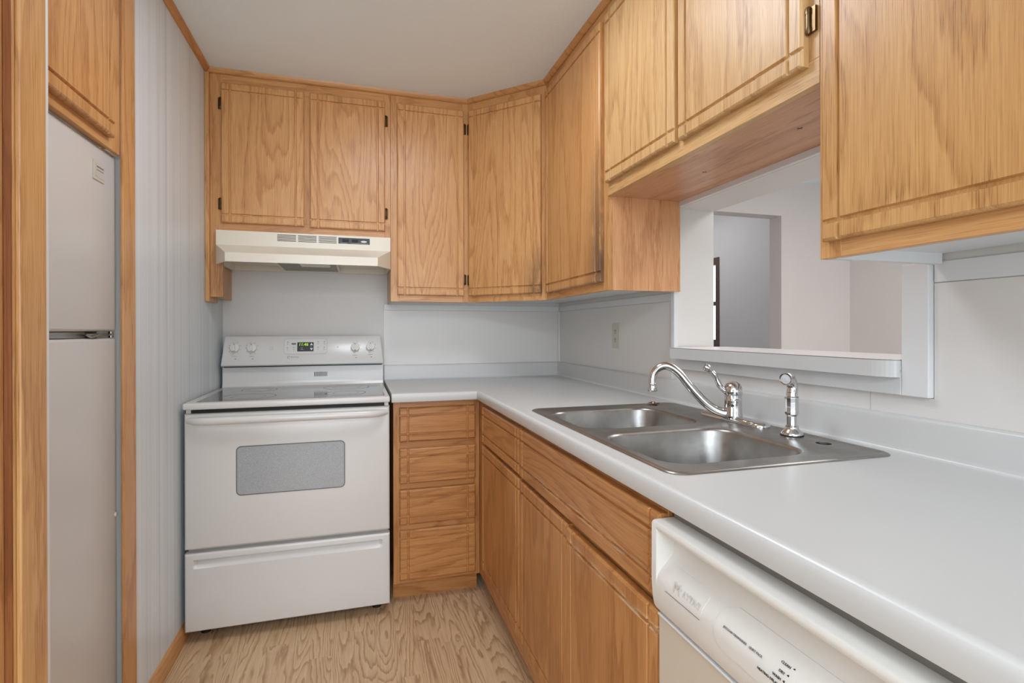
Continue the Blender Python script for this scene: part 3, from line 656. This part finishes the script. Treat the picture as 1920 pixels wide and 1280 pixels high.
sp_ = obj('switch_plate', MB().box(-.084, .057, HY-.0022, HY+.002, 1.586, 1.6135, .0008), black_gloss, hd_)
obj('rocker_switch', MB().box(-.066, -.038, HY-.0045, HY-.002, 1.594, 1.606, .001), black, sp_); obj('rocker_switch', MB().box(-.024, .004, HY-.0045, HY-.002, 1.594, 1.606, .001), black, sp_)
obj('markings', MB().prism([(.030+.014*math.cos(i*PI/8), 1.598+.0045*math.sin(i*PI/8)) for i in range(16)], 1, HY-.0028, HY-.002).box(-.075, -.045, HY-.0026, HY-.002, 1.5885, 1.5892).box(-.03, .05, HY-.0026, HY-.002, 1.5885, 1.5892), lit_white, sp_)
fl = obj('grease_filter', MB().box(-.347, -.094, 2.56, 2.868, 1.4845, 1.5055), filter_mesh, hd_)
obj('filter_frame', MB().box(-.356, -.347, 2.55, 2.874, 1.4825, 1.5055, .001).box(-.094, -.085, 2.55, 2.874, 1.4825, 1.5055, .001).box(-.347, -.094, 2.868, 2.874, 1.483, 1.5055), almond, fl)
obj('light_lens', MB().box(-.250, -.122, 2.475, 2.615, 1.4765, 1.5058, .004), lens, hd_)
obj('front_emblem', MB().box(-.375, -.345, LY-.001, LY+.001, 1.482, 1.498, .0005), almond, hd_)

# ------------------------------------------------------------------ stove
st = thing('stove', (-.248, 2.54, 0), 'white electric stove with smooth glass cooktop and oven, between wall and drawers', 'stove')
SX, EX = -.623, .127
obj('body', MB().box(SX+.004, EX-.004, 2.258, 2.872, .05, .884), white_enamel, st)
def flat_front(name, z0, z1, m, dfn, xs, zs, parent=st, y0=2.256, t=.038): return obj(name, field(MB(), (SX, y0, z0), (1, 0, 0), (0, -1, 0), xs, zs, t, dfn), m, parent, 25)
wd = EX-SX
def edge(x, z, h, r=.008):
    k = 0
    for q in (min(x, wd-x), min(z, h-z)):
        if q < r: k = max(k, r*(1-math.sqrt(max(0, 1-(1-q/r)**2))))
    return k
ed = [0, .0006, .002, .0045, .008]
h = .341-.047
def ddraw(x, z):
    k = edge(x, z, h); zt = z+.047
    a = max(0, min(1, (x-.03)/.012, (wd-.03-x)/.012))
    if .284 < zt < .3175: k = max(k, a*.017*((zt-.284)/.026 if zt < .31 else 1))
    return k
xs = ed+[.03, .042, wd*.3, wd*.7, wd-.042, wd-.03]+[wd-q for q in reversed(ed)]
zs = ed+[.1, .19, .284-.0469, .297-.047, .3101-.047, .3102-.047, .3170-.047, .3176-.047]+[h-q for q in reversed(ed)]
flat_front('storage_drawer', .047, .341, white_enamel, ddraw, xs, sorted(zs))
h2 = .867-.356
od = flat_front('oven_door', .356, .867, white_enamel, lambda x, z: edge(x, z, h2, .010), [q*1.25 for q in ed]+[wd*.3, wd*.7]+[wd-q*1.25 for q in reversed(ed)], [q*1.25 for q in ed]+[.2, .35]+[h2-q*1.25 for q in reversed(ed)])
obj('window_border', MB().prism(rrect(-.447, -.049, .547, .737, .018), 1, 2.2165, 2.2195), noisy('dark_window_border', lin(112, 112, 112), .3, 0), od)
obj('window', MB().prism(rrect(-.443, -.053, .551, .733, .015), 1, 2.2155, 2.219), oven_glass, od)
hb = []
for i in range(25):
    s_ = i/24; x = SX+.012+(wd-.024)*s_; k = min(1, min(s_, 1-s_)/.085); k = math.sin(k*PI/2)
    hb.append((x, 2.222-.036*k-.008*math.sin(s_*PI), .842+.001*math.sin(s_*PI)))
obj('handle', MB().tube(hb, [.011, .0142]+[.0148]*21+[.0142, .011], 16, .82), white_enamel, od, 60)
obj('vent_gap', MB().box(SX+.02, EX-.012, 2.236, 2.258, .868, .8835), black, st)
for a in (SX+.004, EX-.020): obj('side_bracket', MB().box(a, a+.016, 2.232, 2.258, .868, .8835), white_enamel, st)
ck = obj('cooktop', MB().box(SX-.002, EX+.001, 2.205, 2.80, .8835, .908, .006, 3), white_enamel, st, 40)
obj('cooktop_glass', MB().prism(rrect(SX+.034, EX-.018, 2.243, 2.748, .006), 2, .9, .9092), cook_glass, ck)
for cx, cy, r in ((-.43, 2.37, .105), (-.43, 2.62, .075), (-.05, 2.38, .085), (-.05, 2.62, .105)):
    mb = MB()
    for rr_, wd_ in ((r, .004), (r*.62, .002)):
        n = 48; mb.loops([[(cx+q*math.cos(2*PI*i/n), cy+q*math.sin(2*PI*i/n), .9094) for i in range(n)] for q in (rr_-wd_, rr_)], False, False)
    obj('burner_ring', mb, ring_grey, ck)
bg = obj('back_riser', MB().prism([(2.795, .905), (2.802, .92), (2.804, .93), (2.806, 1.002), (2.872, 1.002), (2.872, .905)], 0, SX, EX), white_enamel, st)
mb = MB()
for i in range(10): mb.box(-.209+i*.0064, -.2058+i*.0064, 2.8035, 2.808, .949, .972)
obj('vent_slots', mb, print_dark, bg)
obj('shadow_gap', MB().box(SX+.006, EX-.006, 2.80, 2.86, 1.002, 1.0085), black, st)
# tilted control panel
pb = Vector((0, 2.768, 1.0085)); pt = Vector((0, 2.80, 1.152)); up = (pt-pb).normalized(); nn = Vector((0, -up.z, up.y)); rg = Vector((1, 0, 0))
mb = MB(); L = []
for xx, k in ((SX-.001, 0), (EX+.001, 0)): pass
prof = [(2.774, 1.0085), (2.768, 1.014), (2.7985, 1.146), (2.804, 1.152), (2.868, 1.152), (2.872, 1.0085)]
taper = lambda z: .013*max(0, (z-1.014)/.138)
mb.loops([[(SX+.001+taper(z), y, z) for y, z in prof], [(SX+.012+taper(z), y-(.003 if y < 2.81 else 0), z) for y, z in prof], [(EX-.012-taper(z), y-(.003 if y < 2.81 else 0), z) for y, z in prof], [(EX-.001-taper(z), y, z) for y, z in prof]])
cp = obj('control_panel', mb, white_enamel, st, 30)
f0 = Vector((0, 2.768-.003, 1.014)); fu = Vector((0, 2.7985-2.768, .132)).normalized(); fn = Vector((0, -fu.z, fu.y))
def onp(x, z, off=0): s_ = (z-1.014)/fu.z; return Vector((x, 0, 0))+f0+fu*s_+fn*off
def plate(mb, x0, x1, z0, z1, off, t, r=.0):
    pts = rrect(x0, x1, z0, z1, r, 5) if r else [(x0, z0), (x1, z0), (x1, z1), (x0, z1)]
    return mb.loops([[onp(x, z, off) for x, z in pts], [onp(x, z, off+t) for x, z in pts]])
for x, z in ((-.565, 1.0955), (-.490, 1.0945), (-.011, 1.0935), (.064, 1.0955)):
    c = onp(x, z); kb = obj('knob', MB().lathe(c, [(0, 0), (.0215, 0), (.0212, .009), (.0195, .0125), (0, .0135)], 28, fn), knob_white, cp, 40)
    mb = MB(); p_ = [c+rg*a+fu*bb for a, bb in ((-.005, -.0195), (.005, -.0195), (.0045, .0205), (-.0045, .0205))]
    mb.loops([[v+fn*.010 for v in p_], [c+(v-c)*.82+fn*.024 for v in p_]]); gp = obj('grip', mb, knob_white, kb)
    q = c+fu*.015+fn*.0242; mb = MB(); mb.loops([[q+rg*a+fu*bb+fn*k for a, bb in ((-.0012, -.004), (.0012, -.004), (.0012, .003), (-.0012, .003))] for k in (-.002, .0006)]); obj('pointer_mark', mb, print_dark, gp)
ov = obj('keypad_outline', plate(MB(), -.347, -.146, 1.063, 1.139, .0, .0006, .014), noisy('keypad_edge_grey', lin(176, 174, 170), .4, 0), cp)
obj('keypad_face', plate(MB(), -.3455, -.1475, 1.0645, 1.1375, .0002, .0010, .0135), white_enamel, cp)
dp = obj('clock_display', plate(MB(), -.286, -.210, 1.076, 1.121, .001, .0016, .002), black_gloss, cp)
text('11:46', .0205, onp(-.2805, 1.1035, .0028), rg, fu, green, dp, 'clock_digits', shear=.15)
for z, s_ in ((1.106, 1), (1.092, -1)):
    mb = MB(); mb.loops([[onp(-.220+a, z+s_*bb, k) for a, bb in ((-.007, 0), (.007, 0), (0, .0115))] for k in (.0024, .0030)]); obj('arrow_mark', mb, lit_white, dp)
text('BAKE', .0042, onp(-.270, 1.0915, .0028), rg, fu, lit_white, dp); text('CANCEL', .0036, onp(-.271, 1.0845, .0028), rg, fu, lit_white, dp); text('Set', .0045, onp(-.2245, 1.0975, .0028), rg, fu, lit_white, dp)
for x, z in ((-.330, 1.122), (-.331, 1.095), (-.302, 1.0955), (-.189, 1.1235), (-.160, 1.1225), (-.189, 1.096), (-.160, 1.096)): mb = MB(); plate(mb, x-.0032, x+.0032, z-.0015, z+.0015, .0011, .0004, .0013); plate(mb, x-.005, x+.005, z-.009, z-.0082, .0011, .0004); plate(mb, x-.004, x+.004, z-.012, z-.0112, .0011, .0004); obj('key_lettering', mb, print_grey, cp)
obj('oval_key', plate(MB(), -.313, -.291, 1.109, 1.1185, .0011, .0006, .0045), print_grey, cp)
for x, z in ((-.565, 1.0955), (-.490, 1.0945), (-.011, 1.0935), (.064, 1.0955)):
    mb = MB(); plate(mb, x-.012, x+.010, z-.0395, z-.038, .0, .0004); plate(mb, x+.001, x+.008, z-.053, z-.050, .0, .0004)
    for i in range(9):
        if i in (0, 8) and x > -.1: continue
        a = math.radians(150-i*42); cx_, cz_ = x+.0275*math.cos(a), z+.0275*math.sin(a); plate(mb, cx_-.0019, cx_+.0019, cz_-.001, cz_+.001, .0, .0004)
    obj('dial_lettering', mb, print_grey, cp)
mb = MB()
for a in ((-.411, -.397, 1.0865, 1.0875), (-.411, -.397, 1.1005, 1.1015), (-.411, -.410, 1.0865, 1.1015), (-.398, -.397, 1.0865, 1.1015)): plate(mb, *a, .0, .0004)
obj('square_print', mb, noisy('pale_grey_printing', lin(172, 170, 166), .6, 0), cp)
obj('indicator_lamp', plate(MB(), -.098, -.094, 1.094, 1.098, .0, .001, .0018), black, cp)
mb = MB()
for a in ((-.330, -.3285, 1.044, 1.0535), (-.330, -.3195, 1.0522, 1.0535), (-.3208, -.3195, 1.047, 1.0535), (-.330, -.3225, 1.044, 1.0452)): plate(mb, *a, .0, .0004)
obj('logo_mark', mb, print_dark, cp)
text('MAYTAG', .0088, onp(-.3155, 1.0460, .0002), rg, fu, print_grey, cp)
for x in (SX+.05, EX-.05):
    obj('levelling_foot', MB().lathe((x, 2.31, 0), [(0, 0), (.018, 0), (.018, .008), (.009, .014), (.009, .055), (0, .055)], 14), black, st); obj('levelling_foot', MB().lathe((x, 2.80, 0), [(0, 0), (.018, 0), (.018, .008), (.009, .014), (.009, .055), (0, .055)], 14), black, st)
obj('dark_underside', MB().box(SX+.02, EX-.02, 2.29, 2.87, .046, .05), black, st)

# ------------------------------------------------------------------ dishwasher
dw = thing('dishwasher', (.8, .49, 0), 'off-white built-in dishwasher under the near end of the counter', 'dishwasher')
Y0, Y1 = .192, .798; fxp = .488
obj('tub', MB().box(.53, 1.10, Y0+.004, Y1-.004, .09, .872), noisy('tub_grey', lin(130, 124, 116), .5, 0), dw)
pr = [(.556, .852), (.494, .852), (.490, .8505), (fxp, .847), (fxp, .842), (.490, .8385), (.515, .836), (.522, .832), (.524, .800), (.521, .793), (.512, .785), (.498, .772), (.4915, .764), (.4885, .755), (.4880, .742), (.4895, .722), (.4925, .706), (.497, .6985), (.503, .697), (.556, .697)]
mb = MB(); mb.prism(pr, 1, Y0+.014, Y1-.014)
out = [(.556, .852), (.494, .852), (.490, .8505), (fxp, .847), (fxp-.0005, .76), (.4880, .742), (.4895, .722), (.4925, .706), (.497, .6985), (.503, .697), (.556, .697)]
mb.prism(out, 1, Y1-.014, Y1); mb.prism(out, 1, Y0, Y0+.014)
pnl = obj('control_panel', mb, plastic_white, dw, 30)
# raised, badge and console areas follow the bulge
face = [(.521, .793), (.512, .785), (.498, .772), (.4915, .764), (.4885, .755), (.4880, .742), (.4885, .733), (.4895, .722), (.4925, .706)]
def fxz(z):
    for (xa, za), (xb, zb) in zip(face, face[1:]):
        if zb <= z <= za: return xa+(xb-xa)*(za-z)/(za-zb)
    return face[0][0] if z > face[0][1] else face[-1][0]
def skin(mb, y0, y1, z0, z1, off, r):
    pts = rrect(y0, y1, z0, z1, r, 6); zsn = sorted({round(z0+(z1-z0)*i/8, 5) for i in range(9)})
    L = []
    for z in zsn:
        dz = min(z-z0, z1-z); ins = r-math.sqrt(max(0, r*r-(r-min(dz, r))**2))
        L.append([(fxz(z)-off, y1-ins, z), (fxz(z)-off, y0+ins, z), (fxz(z)+.004, y0+ins, z), (fxz(z)+.004, y1-ins, z)])
    return mb.loops(L)
obj('badge_plate', skin(MB(), .664, .760, .7485, .785, .0006, .010), plastic_white, pnl, 30)
cs = obj('console_face', skin(MB(), .23, .634, .732, .789, .0012, .02), plastic_white, pnl, 30)
obj('panel_grooves', MB().box(fxz(.7475)-.0006, fxz(.7475)+.002, .667, .757, .7468, .7478), noisy('groove_shade_grey', lin(150, 146, 140), .5, 0), pnl)
def wr(s_, y, z, size, m, parent, off=.0016, align='LEFT', name='lettering', depth=.0003):
    a = Vector((fxz(z+.004)-fxz(z-.004), 0, .008)).normalized()
    return text(s_, size, Vector((fxz(z)-off, y, z)), (0, -1, 0), a, m, parent, name, depth, align)
emb = noisy('embossed_plastic', lin(206, 201, 194), .35, 0)
wr('M', .7365, .757, .0245, emb, pnl, .0009, name='emblem', depth=.0006); wr('AYTAG', .7125, .7600, .0135, emb, pnl, .0009, name='emblem', depth=.0006)
wr('JETCLEAN DISHWASHER', .6165, .7640, .0041, print_grey, cs); wr('QUIET PACK', .567, .7640, .0041, print_grey, cs)
for i, s_ in enumerate(('CLEAN', 'DRY', 'WASH', 'HEATING DELAY')):
    z = .7725-i*.0077; ye = .5055+i*.0026; wr(s_, ye, z, .0046, print_dark, cs, align='RIGHT')
    a = fxz(z+.002)-.0018; mb = MB(); mb.loops([[(a+k, y, zz) for y, zz in ((ye-.0022, z+.0016), (ye-.0052, z+.0034), (ye-.0052, z-.0002))] for k in (0, .0008)]); obj('status_mark', mb, black, cs)
dr = obj('door_panel', MB().box(.499, .53, Y0+.002, Y1-.004, .13, .690, .002), enamel('tan_enamel_panel', lin(206, 194, 176)), dw)
obj('door_edge_trim', MB().box(.4955, .505, Y0+.002, Y1-.006, .690, .694, .001), white_trim, dr)
obj('panel_gap', MB().box(.504, .53, Y0+.004, Y1-.006, .694, .697), noisy('gap_shade_brown', lin(110, 98, 86), .6, 0), dw)
obj('toe_panel', MB().box(.56, .575, Y0+.01, Y1-.01, 0, .125), noisy('black_toe_panel', lin(60, 56, 52), .5, 0), dw)
